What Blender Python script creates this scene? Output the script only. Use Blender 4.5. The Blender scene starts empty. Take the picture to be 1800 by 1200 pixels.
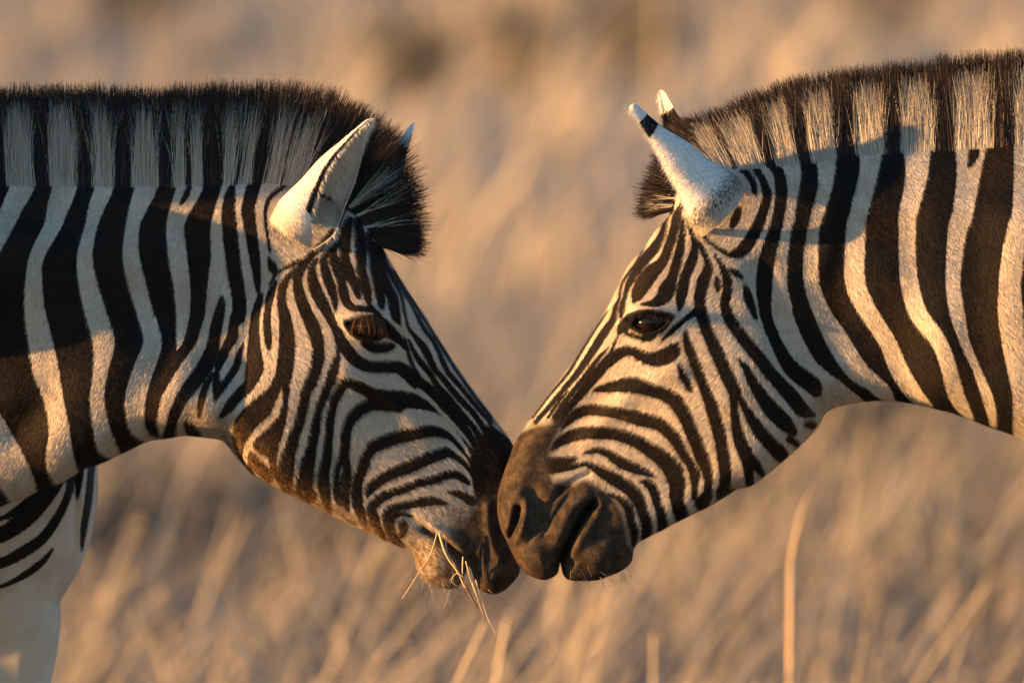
import bpy, bmesh, math, random
import numpy as np
from mathutils import Vector

# ------------------------------------------------------------------ camera, sky, sun, exposure
S = 0.0008            # metres per photo pixel in the plane where the two heads meet
DIST = 14.0           # camera distance
ZC = 1.15             # camera height
SUN_AZ = 11.0         # degrees that the sun stands on the camera's side of straight left
SUN_EL = 4.0
scene = bpy.context.scene
cam_d = bpy.data.cameras.new("camera"); cam = bpy.data.objects.new("camera", cam_d)
scene.collection.objects.link(cam); scene.camera = cam
cam.location = (0, -DIST, ZC); cam.rotation_euler = (math.radians(90), 0, 0)
cam_d.sensor_width = 36.0
cam_d.lens = 36.0 * DIST / (1800 * S)
cam_d.clip_start = 0.5; cam_d.clip_end = 2000
cam_d.dof.use_dof = True; cam_d.dof.focus_distance = DIST - 0.07
cam_d.dof.aperture_fstop = (cam_d.lens / 1000) / 0.10

sun_dir = Vector((-math.cos(math.radians(SUN_AZ)) * math.cos(math.radians(SUN_EL)),
                  -math.sin(math.radians(SUN_AZ)) * math.cos(math.radians(SUN_EL)),
                  math.sin(math.radians(SUN_EL))))          # towards the sun
world = bpy.data.worlds.new("World"); scene.world = world; world.use_nodes = True
wn = world.node_tree.nodes; wl = world.node_tree.links
sky = wn.new("ShaderNodeTexSky"); sky.sky_type = 'NISHITA'; sky.sun_disc = False
sky.dust_density = 0.3; sky.ozone_density = 3.0
sky.sun_elevation = math.radians(SUN_EL)
sky.sun_rotation = math.atan2(sun_dir.x, sun_dir.y)
wn["Background"].inputs["Strength"].default_value = 0.15
wl.new(sky.outputs[0], wn["Background"].inputs["Color"])
sl = bpy.data.lights.new("sun", 'SUN'); sun = bpy.data.objects.new("sun", sl)
scene.collection.objects.link(sun)
sl.energy = 5.0; sl.angle = math.radians(0.5); sl.color = (1.0, 0.52, 0.18)
sun.rotation_euler = sun_dir.to_track_quat('Z', 'Y').to_euler()
scene.view_settings.view_transform = 'Standard'; scene.view_settings.look = 'None'
scene.view_settings.gamma = 1.0; scene.view_settings.exposure = 2.0
scene.cycles.max_bounces = 4

rng = np.random.default_rng(7)
col = scene.collection

# ------------------------------------------------------------------ helpers
def pu(u, y=0.0):  return (np.asarray(u, float) - 900) * S * (DIST + y) / DIST
def pv(v, y=0.0):  return ZC + (600 - np.asarray(v, float)) * S * (DIST + y) / DIST

def mesh_object(name, verts, faces, mat, parent=None, attrs=None, smooth=True):
    """faces: (n,k) array or list of such arrays; attrs: dict name -> per-vertex floats."""
    me = bpy.data.meshes.new(name)
    verts = np.asarray(verts, np.float32)
    fl = faces if isinstance(faces, list) else [faces]
    fl = [np.asarray(f, np.int32) for f in fl if len(f)]
    loops = np.concatenate([f.ravel() for f in fl])
    sizes = np.concatenate([np.full(len(f), f.shape[1], np.int32) for f in fl])
    starts = np.concatenate([[0], np.cumsum(sizes)[:-1]]).astype(np.int32)
    me.vertices.add(len(verts)); me.vertices.foreach_set("co", verts.ravel())
    me.loops.add(len(loops)); me.loops.foreach_set("vertex_index", loops)
    me.polygons.add(len(sizes)); me.polygons.foreach_set("loop_start", starts)
    me.polygons.foreach_set("loop_total", sizes)
    if smooth: me.polygons.foreach_set("use_smooth", np.ones(len(sizes), bool))
    me.update(calc_edges=True)
    for k, a in (attrs or {}).items():
        at = me.attributes.new(k, 'FLOAT', 'POINT')
        at.data.foreach_set("value", np.asarray(a, np.float32))
    if mat: me.materials.append(mat)
    o = bpy.data.objects.new(name, me); col.objects.link(o)
    if parent: o.parent = parent
    return o

def tag(o, label=None, cat=None, group=None, kind=None):
    if label: o["label"] = label
    if cat: o["category"] = cat
    if group: o["group"] = group
    if kind: o["kind"] = kind
    return o

def catmull(pts, n=4):
    p = np.asarray(pts, float)
    if len(p) < 3: return p
    q = np.vstack([2 * p[0] - p[1], p, 2 * p[-1] - p[-2]])
    out = []
    for i in range(len(p) - 1):
        a, b, c, d = q[i], q[i + 1], q[i + 2], q[i + 3]
        for t in np.arange(n) / n:
            out.append(0.5 * (2 * b + (c - a) * t + (2 * a - 5 * b + 4 * c - d) * t * t + (3 * b - a - 3 * c + d) * t ** 3))
    out.append(p[-1])
    return np.array(out)

def poly_sdf(poly, U, V):
    """signed distance to a closed polygon, positive inside"""
    P = np.asarray(poly, np.float32); Q = np.roll(P, -1, 0)
    d2 = np.full(U.shape, 1e12, np.float32); inside = np.zeros(U.shape, bool)
    for (ax, ay), (bx, by) in zip(P, Q):
        ex, ey = bx - ax, by - ay
        L = ex * ex + ey * ey + 1e-9
        wx, wy = U - ax, V - ay
        t = np.clip((wx * ex + wy * ey) / L, 0, 1)
        d2 = np.minimum(d2, (wx - ex * t) ** 2 + (wy - ey * t) ** 2)
        if ay != by:
            c = ((ay > V) != (by > V)) & (U < (bx - ax) * (V - ay) / (by - ay) + ax)
            inside ^= c
    d = np.sqrt(d2)
    return np.where(inside, d, -d)

def stroke_dist(pts, U, V, pad=26):
    """distance minus half width of a polyline of (u, v, width); big where far away. U varies along axis 0, V along 1"""
    p = catmull(pts)
    out = np.full(U.shape, 99.0, np.float32)
    u0, v0 = U[0, 0], V[0, 0]; st = U[1, 0] - U[0, 0]
    for a, b in zip(p[:-1], p[1:]):
        r = max(a[2], b[2], 0) / 2 + pad
        i0 = int((min(a[0], b[0]) - r - u0) / st); i1 = int((max(a[0], b[0]) + r - u0) / st) + 2
        j0 = int((min(a[1], b[1]) - r - v0) / st); j1 = int((max(a[1], b[1]) + r - v0) / st) + 2
        i0, j0 = max(i0, 0), max(j0, 0)
        if i1 <= i0 or j1 <= j0 or i0 >= U.shape[0] or j0 >= U.shape[1]: continue
        uu, vv = U[i0:i1, j0:j1], V[i0:i1, j0:j1]
        ex, ey = b[0] - a[0], b[1] - a[1]
        t = np.clip(((uu - a[0]) * ex + (vv - a[1]) * ey) / (ex * ex + ey * ey + 1e-9), 0, 1)
        d = np.hypot(uu - a[0] - ex * t, vv - a[1] - ey * t) - np.maximum(a[2] + (b[2] - a[2]) * t, 0) / 2
        out[i0:i1, j0:j1] = np.minimum(out[i0:i1, j0:j1], d)
    return out

def sample(grid, u0, v0, st, u, v):
    fu = np.clip((np.asarray(u) - u0) / st, 0, grid.shape[0] - 1.001)
    fv = np.clip((np.asarray(v) - v0) / st, 0, grid.shape[1] - 1.001)
    i, j = fu.astype(int), fv.astype(int); a, b = fu - i, fv - j
    return (grid[i, j] * (1 - a) * (1 - b) + grid[i + 1, j] * a * (1 - b) + grid[i, j + 1] * (1 - a) * b + grid[i + 1, j + 1] * a * b)

def surface_nets(F, org, st):
    """F[x,y,z] > 0 inside -> verts, quads"""
    ins = F > 0
    cnt = np.zeros(tuple(n - 1 for n in F.shape), np.int8)
    offs = [(a, b, c) for a in (0, 1) for b in (0, 1) for c in (0, 1)]
    nx, ny, nz = cnt.shape
    for a, b, c in offs: cnt += ins[a:a + nx, b:b + ny, c:c + nz]
    act = np.argwhere((cnt > 0) & (cnt < 8))
    vals = np.stack([F[act[:, 0] + a, act[:, 1] + b, act[:, 2] + c] for a, b, c in offs], 1).astype(np.float32)
    pos = np.zeros((len(act), 3), np.float32); num = np.zeros(len(act), np.float32)
    oa = np.array(offs, np.float32)
    for i in range(8):
        for j in range(i + 1, 8):
            if np.abs(oa[i] - oa[j]).sum() != 1: continue
            f0, f1 = vals[:, i], vals[:, j]
            cr = (f0 > 0) != (f1 > 0)
            t = np.where(cr, f0 / np.where(cr, f0 - f1, 1), 0)
            pos += np.where(cr[:, None], oa[i] + (oa[j] - oa[i]) * t[:, None], 0); num += cr
    pos = act + pos / num[:, None]
    idx = np.full(cnt.shape, -1, np.int32); idx[act[:, 0], act[:, 1], act[:, 2]] = np.arange(len(act))
    quads = []
    for ax in range(3):
        b, c = (ax + 1) % 3, (ax + 2) % 3
        s0 = [slice(None)] * 3; s1 = [slice(None)] * 3
        s0[ax] = slice(0, -1); s1[ax] = slice(1, None)
        e = np.argwhere(ins[tuple(s0)] != ins[tuple(s1)])
        ok = (e[:, b] > 0) & (e[:, c] > 0) & (e[:, b] < F.shape[b] - 1) & (e[:, c] < F.shape[c] - 1)
        e = e[ok]
        def cell(db, dc):
            q = e.copy(); q[:, b] += db; q[:, c] += dc
            return idx[q[:, 0], q[:, 1], q[:, 2]]
        Q = np.stack([cell(-1, -1), cell(0, -1), cell(0, 0), cell(-1, 0)], 1)
        flip = ~ins[e[:, 0], e[:, 1], e[:, 2]]
        Q[flip] = Q[flip][:, ::-1]
        quads.append(Q[(Q >= 0).all(1)])
    return pos * st + np.asarray(org, np.float32), np.concatenate(quads)

def nw_field(ctrl, U, V, sigma):
    """smooth interpolation of scattered (u, v, value...) controls"""
    c = np.asarray(ctrl, np.float32)
    num = [np.zeros(U.shape, np.float32) for _ in range(c.shape[1] - 2)]; den = np.zeros(U.shape, np.float32) + 1e-12
    for row in c:
        d2 = (U - row[0]) ** 2 + (V - row[1]) ** 2
        w = np.exp(-d2 / (2 * sigma * sigma)) + 1e-4 / (1 + d2 / (sigma * sigma)) ** 2
        den += w
        for k in range(len(num)): num[k] += w * row[2 + k]
    return [n / den for n in num]

def ribbons(root, dirv, length, width, nseg, bend=None, taper=0.25, face=None):
    """flat tapering strands; returns verts, quads, strand index, fraction along"""
    n = len(root); root = np.asarray(root, float); d = np.asarray(dirv, float)
    d /= np.linalg.norm(d, axis=1, keepdims=True) + 1e-9
    rv = rng.normal(size=(n, 3)) if face is None else face; side = np.cross(d, rv); side /= np.linalg.norm(side, axis=1, keepdims=True) + 1e-9
    fr = np.linspace(0, 1, nseg + 1)
    V = np.zeros((n, nseg + 1, 2, 3), np.float32)
    for k, f in enumerate(fr):
        p = root + d * (np.asarray(length) * f)[:, None]
        if bend is not None: p = p + np.asarray(bend) * f * f
        w = (np.asarray(width) * (1 - (1 - taper) * f))[:, None] * 0.5
        V[:, k, 0] = p - side * w; V[:, k, 1] = p + side * w
    base = (np.arange(n) * (nseg + 1) * 2)[:, None]
    Q = [base + np.array([[2 * k, 2 * k + 1, 2 * k + 3, 2 * k + 2]]) for k in range(nseg)]
    sid = np.repeat(np.arange(n), (nseg + 1) * 2); ff = np.tile(np.repeat(fr, 2), n)
    return V.reshape(-1, 3), np.concatenate(Q), sid, ff

def tube(pts, radii, k=6):
    """closed tapering tube through points"""
    p = np.asarray(pts, float); r = np.asarray(radii, float); n = len(p)
    t = np.gradient(p, axis=0); t /= np.linalg.norm(t, axis=1, keepdims=True) + 1e-9
    ref = np.array([0.31, 0.9, 0.27]); a = np.cross(t, ref); a /= np.linalg.norm(a, axis=1, keepdims=True) + 1e-9
    b = np.cross(t, a); V = []
    for i in range(k):
        th = 2 * math.pi * i / k
        V.append(p + r[:, None] * (math.cos(th) * a + math.sin(th) * b))
    V = np.stack(V, 1).reshape(-1, 3)
    Q = np.array([[i * k + j, i * k + (j + 1) % k, (i + 1) * k + (j + 1) % k, (i + 1) * k + j] for i in range(n - 1) for j in range(k)])
    c0, c1 = len(V), len(V) + 1; V = np.vstack([V, p[:1], p[-1:]])
    T = np.array([[c0, (j + 1) % k, j] for j in range(k)] + [[c1, (n - 1) * k + j, (n - 1) * k + (j + 1) % k] for j in range(k)])
    return V, Q, T

# ------------------------------------------------------------------ materials
class NT:
    def __init__(self, name):
        self.m = bpy.data.materials.new(name); self.m.use_nodes = True
        self.t = self.m.node_tree; self.n = self.t.nodes; self.b = self.n["Principled BSDF"]
        self.b.inputs["Specular IOR Level"].default_value = 0.2
    def node(self, typ, **kw):
        nd = self.n.new(typ)
        for k, v in kw.items():
            if hasattr(nd, k): setattr(nd, k, v)
        return nd
    def link(self, a, b): self.t.links.new(a, b)
    def attr(self, name):
        a = self.n.new("ShaderNodeAttribute"); a.attribute_name = name; return a.outputs["Fac"]
    def math(self, op, a, b=None, clamp=False):
        nd = self.n.new("ShaderNodeMath"); nd.operation = op; nd.use_clamp = clamp
        for i, x in enumerate((a, b)):
            if x is None: continue
            if isinstance(x, (int, float)): nd.inputs[i].default_value = x
            else: self.link(x, nd.inputs[i])
        return nd.outputs[0]
    def noise(self, scale, detail=3, rough=0.6, vec=None, coord="Object", stretch=None):
        nd = self.n.new("ShaderNodeTexNoise"); nd.inputs["Scale"].default_value = scale
        nd.inputs["Detail"].default_value = detail; nd.inputs["Roughness"].default_value = rough
        tc = self.n.new("ShaderNodeTexCoord"); src = tc.outputs[coord]
        if stretch:
            mp = self.n.new("ShaderNodeMapping"); mp.inputs["Scale"].default_value = stretch[0]; mp.inputs["Rotation"].default_value = stretch[1]
            self.link(src, mp.inputs["Vector"]); src = mp.outputs[0]
        self.link(src, nd.inputs["Vector"]); return nd.outputs["Fac"]
    def smooth(self, x, lo, hi, a=0.0, b=1.0):
        nd = self.n.new("ShaderNodeMapRange"); nd.interpolation_type = 'SMOOTHSTEP'
        for i, v in enumerate((x, lo, hi, a, b)):
            if isinstance(v, (int, float)): nd.inputs[i].default_value = v
            else: self.link(v, nd.inputs[i])
        return nd.outputs[0]
    def mix(self, f, a, b):
        nd = self.n.new("ShaderNodeMix"); nd.data_type = 'RGBA'
        for k, v in ((0, f), (6, a), (7, b)):
            if isinstance(v, (tuple, list)): nd.inputs[k].default_value = (*v, 1)
            elif isinstance(v, (int, float)): nd.inputs[k].default_value = v
            else: self.link(v, nd.inputs[k])
        return nd.outputs[2]
    def bump(self, h, strength, dist):
        nd = self.n.new("ShaderNodeBump"); nd.inputs["Strength"].default_value = strength; nd.inputs["Distance"].default_value = dist
        self.link(h, nd.inputs["Height"]); self.link(nd.outputs[0], self.b.inputs["Normal"])

def coat_material(name, fur):
    M = NT(name)
    # stripe field (photo pixels, positive = dark hair) roughened by fine hair-like noise
    n1 = M.noise(420, 2, 0.6, stretch=((1, 1, 0.35), (0, 0.5, 0)))
    s = M.math('ADD', M.attr("stripe"), M.math('MULTIPLY', M.math('SUBTRACT', n1, 0.5), 5.0))
    if fur: s = M.math('ADD', s, M.math('MULTIPLY', M.math('SUBTRACT', M.attr("rnd"), 0.5), 2.0))
    dark = M.smooth(s, -2.3, 0.1)
    big = M.noise(14, 4, 0.6); fine = M.noise(900, 2, 0.6)
    white = M.mix(M.smooth(big, 0.35, 0.75), (0.56, 0.495, 0.41), (0.43, 0.365, 0.285))
    white = M.mix(M.math('MULTIPLY', M.smooth(fine, 0.35, 0.75), 0.45), white, (0.30, 0.24, 0.175))
    white = M.mix(M.attr("pure"), white, (0.72, 0.68, 0.62))      # clean pale hair of the ears
    black = M.mix(M.smooth(big, 0.4, 0.7), (0.009, 0.008, 0.008), (0.018, 0.012, 0.008))
    base = M.mix(dark, white, black)
    tan = M.math('MULTIPLY', M.attr("tan"), M.smooth(M.noise(60, 4, 0.7), 0.25, 0.6))
    base = M.mix(tan, base, M.mix(M.smooth(M.noise(260, 3), 0.42, 0.58), (0.19, 0.105, 0.042), (0.05, 0.03, 0.016)))
    mz = M.mix(M.smooth(M.noise(55, 5, 0.65), 0.35, 0.72), (0.022, 0.017, 0.014), (0.080, 0.054, 0.034))
    base = M.mix(M.attr("muzzle"), base, mz)
    if fur:      # single hairs differ in tone
        hv = M.node("ShaderNodeHueSaturation"); M.link(M.math('ADD', M.math('MULTIPLY', M.attr("rnd"), 0.7), 0.64), hv.inputs["Value"])
        M.link(base, hv.inputs["Color"]); base = hv.outputs[0]
    M.link(base, M.b.inputs["Base Color"])
    M.b.inputs["Specular IOR Level"].default_value = 0.1
    M.b.inputs["Roughness"].default_value = 0.75 if fur else 0.7
    if not fur:
        h = M.math('ADD', M.noise(700, 2, 0.6, stretch=((1, 1, 0.3), (0, 0.5, 0))), M.math('MULTIPLY', M.noise(160, 3, 0.6), 0.6))
        skin = M.math('MULTIPLY', M.attr("muzzle"), M.math('ADD', M.noise(240, 4, 0.7), M.math('MULTIPLY', M.noise(90, 2), 1.5)))
        M.bump(M.math('ADD', h, M.math('MULTIPLY', skin, 1.6)), 0.4, 0.0008)
    return M.m

MAT_COAT = coat_material("zebra_coat", False)
MAT_FUR = coat_material("zebra_fur", True)

def hair_material(name):
    M = NT(name)
    c = M.mix(M.attr("pale"), M.mix(M.attr("rnd"), (0.006, 0.005, 0.006), (0.024, 0.014, 0.009)), M.mix(M.attr("rnd"), (0.58, 0.53, 0.44), (0.40, 0.35, 0.27)))
    M.link(c, M.b.inputs["Base Color"]); M.b.inputs["Roughness"].default_value = 0.5
    M.b.inputs["Specular IOR Level"].default_value = 0.15
    tr = M.node("ShaderNodeBsdfTranslucent"); M.link(c, tr.inputs["Color"])
    mx = M.node("ShaderNodeMixShader"); M.link(M.math('MULTIPLY', M.attr("pale"), 0.35), mx.inputs[0])
    M.link(M.b.outputs[0], mx.inputs[1]); M.link(tr.outputs[0], mx.inputs[2])
    M.link(mx.outputs[0], M.n["Material Output"].inputs["Surface"])
    return M.m
MAT_HAIR = hair_material("mane_hair")

M = NT("eye_ball")
g = M.noise(60, 3); M.link(M.mix(M.smooth(g, 0.3, 0.7), (0.004, 0.0025, 0.002), (0.012, 0.006, 0.004)), M.b.inputs["Base Color"])
M.b.inputs["Roughness"].default_value = 0.05; M.b.inputs["Specular IOR Level"].default_value = 0.22; MAT_EYE = M.m

M = NT("dry_straw")
M.link(M.mix(M.noise(40, 3), (0.42, 0.30, 0.17), (0.62, 0.47, 0.29)), M.b.inputs["Base Color"]); M.b.inputs["Roughness"].default_value = 0.6; MAT_STRAW = M.m

# ------------------------------------------------------------------ outlines and markings, in photo pixels
L_OUT = [(-330,300),(-150,296),(0,298),(100,298),(200,300),(300,300),(400,300),(480,308),(550,328),(610,356),(650,395),(689,466),(719,515),(747,556),(780,610),(819,668),(858,722),(902,783),(918,850),(919,930),(914,1000),(908,1015),(887,1037),(867,1044),(847,1038),(836,1024),(830,1006),(822,992),(817,1008),(809,1024),(801,1031),(787,1034),(763,1029),(743,1017),(732,997),(729,980),(724,970),(713,964),(668,946),(622,924),(585,906),(547,886),(510,869),(472,849),(444,832),(416,802),(400,782),(388,772),(360,768),(325,765),(300,769),(260,775),(237,786),(207,800),(175,815),(150,823),(125,837),(100,851),(70,861),(37,876),(0,890),(-80,930),(-180,990),(-330,1070)]
R_OUT = [(1180,345),(1175,380),(1152,407),(1132,437),(1105,467),(1090,498),(1070,538),(1050,570),(1015,625),(970,687),(925,748),(905,778),(897,800),(885,832),(876,862),(874,898),(881,930),(891,952),(904,980),(917,1000),(935,1013),(955,1019),(972,1014),(981,1005),(985,985),(988,1003),(993,1014),(1006,1020),(1045,1020),(1063,1015),(1092,1003),(1110,987),(1115,963),(1127,950),(1162,932),(1200,912),(1247,889),(1275,872),(1295,859),(1320,853),(1345,836),(1387,800),(1412,777),(1438,748),(1450,726),(1465,716),(1495,708),(1550,703),(1600,708),(1640,717),(1670,724),(1707,737),(1737,749),(1775,762),(1800,772),(1900,815),(2050,890),(2130,930),(2130,205),(2000,212),(1800,225),(1700,230),(1600,236),(1500,245),(1400,258),(1300,268),(1240,262),(1205,290)]

# thickness controls: u, v, half thickness, edge roundness
L_THK = [(-330,380,190,150),(-330,650,215,200),(-330,950,185,130),(-200,340,150,100),(-200,540,200,150),(-200,680,130,110),(-200,850,110,110),(-90,350,165,80),(-90,420,200,110),(-90,490,198,120),(-90,590,108,120),(-90,720,98,100),(-60,850,92,90),(0,335,80,110),(0,480,150,140),(0,600,124,130),(0,660,110,130),(0,740,104,100),(0,830,100,90),(150,335,72,110),(150,480,118,140),(150,600,118,130),(150,690,124,110),(150,760,118,80),(300,335,66,100),(300,480,90,120),(300,600,94,110),(290,690,118,80),(300,740,112,60),(390,400,64,90),(400,520,66,100),(400,620,72,90),(385,715,116,60),(470,400,66,80),(470,500,72,80),(455,600,90,80),(445,690,104,70),(445,785,84,55),(540,430,74,70),(540,355,46,70),(585,375,46,60),(615,425,80,55),(520,560,102,80),(520,680,112,75),(505,790,95,60),(580,480,96,65),(640,530,108,60),(640,600,108,60),(600,650,111,75),(660,460,86,42),(700,560,86,38),(740,610,72,32),(600,760,90,70),(580,850,60,40),(700,660,84,45),(690,760,72,60),(660,850,62,50),(780,680,58,30),(780,760,58,50),(750,840,60,50),(840,760,44,35),(825,850,52,45),(860,900,48,45),(895,860,38,40),(830,960,55,45),(885,960,44,38),(770,980,54,55),(690,920,46,34),(870,1015,52,50),(630,900,48,32)]
R_THK = [(2130,300,150,130),(2130,560,220,200),(2130,850,190,130),(1950,300,120,120),(1950,520,190,180),(1950,760,170,120),(1800,270,80,110),(1800,420,150,140),(1800,560,168,150),(1800,700,150,100),(1680,272,66,110),(1680,420,108,130),(1680,560,138,120),(1680,670,126,80),(1550,276,58,100),(1550,420,86,110),(1560,540,96,100),(1500,610,68,90),(1560,660,74,70),(1440,300,66,100),(1430,420,70,100),(1430,540,64,90),(1440,650,56,60),(1350,330,70,80),(1340,440,76,80),(1350,560,84,80),(1360,680,92,70),(1400,755,62,50),(1250,400,76,70),(1195,400,82,50),(1280,520,96,75),(1290,650,107,75),(1310,770,82,60),(1210,480,98,65),(1150,530,108,60),(1150,600,106,60),(1210,640,104,75),(1130,470,86,42),(1085,560,84,38),(1050,610,72,32),(1210,750,90,70),(1230,840,58,40),(1095,650,84,45),(1110,750,73,60),(1140,840,62,50),(1010,680,58,30),(1010,760,60,50),(1045,840,60,50),(945,770,52,35),(960,850,60,45),(920,900,64,42),(895,870,58,38),(960,960,62,55),(905,950,56,36),(1050,960,58,62),(1095,930,52,55),(935,1000,54,55),(1180,890,46,32)]
# relief: polyline, width, height (pixels, + outwards)
L_REL = [([(648,570)],42,10),([(600,556),(640,545),(685,560)],12,7),([(464,490),(436,600),(418,690),(402,765)],20,-8),([(365,722)],34,7),
 ([(610,655),(680,690),(745,760)],20,7),([(735,690),(800,770)],22,-6),([(500,740)],60,6),([(858,890),(859,920),(868,960),(886,990)],9,7),([(888,905),(892,945)],18,-10),
 ([(745,930),(772,944),(800,970),(826,1000)],5,-22),([(760,925),(800,950),(830,985)],10,5),([(775,990)],28,6),([(860,1010)],30,5),([(720,905),(745,930)],10,-4),
 ([(100,690),(30,760)],35,-14),([(230,640),(120,690),(40,700)],40,8),([(330,640),(300,720)],30,9),([(290,560),(200,520)],40,-7)]
R_REL = [([(1140,567)],42,10),([(1100,556),(1140,544),(1185,552)],12,7),([(1330,480),(1365,580),(1420,690),(1445,720)],24,-13),([(1185,655),(1110,690),(1040,760)],20,7),([(1065,690),(1000,770)],22,-6),([(1300,730)],60,6),
 ([(911,893),(907,915),(897,942)],6,-26),([(926,882),(922,915),(908,945),(898,955)],8,8),([(936,868),(946,890),(944,915)],15,-8),([(985,862),(965,890),(945,925),(930,950)],6,-5),([(1000,868),(975,905),(955,940)],4,-3),([(1005,852),(985,862)],6,-4),
 ([(1042,884),(1025,905),(1008,935),(996,962),(986,985)],6,-34),([(1030,870),(1005,895),(985,935),(972,970)],12,7),([(1052,900),(1030,935),(1005,975)],10,6),([(1055,880),(1050,870)],8,4),([(950,985)],24,6),([(1060,985)],30,6),([(1090,900)],22,4),
 ([(1035,830),(1010,842),(985,855)],5,-6),([(1480,330),(1440,480)],20,6),([(1560,480),(1650,600)],40,7),([(1480,560),(1600,680)],30,-6)]
L_EYE = [(610,566),(630,557),(655,555),(672,561),(682,578),(668,587),(645,591),(625,583)]
R_EYE = [(1112,570),(1122,556),(1142,550),(1160,553),(1172,560),(1162,574),(1145,582),(1128,580)]

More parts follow.
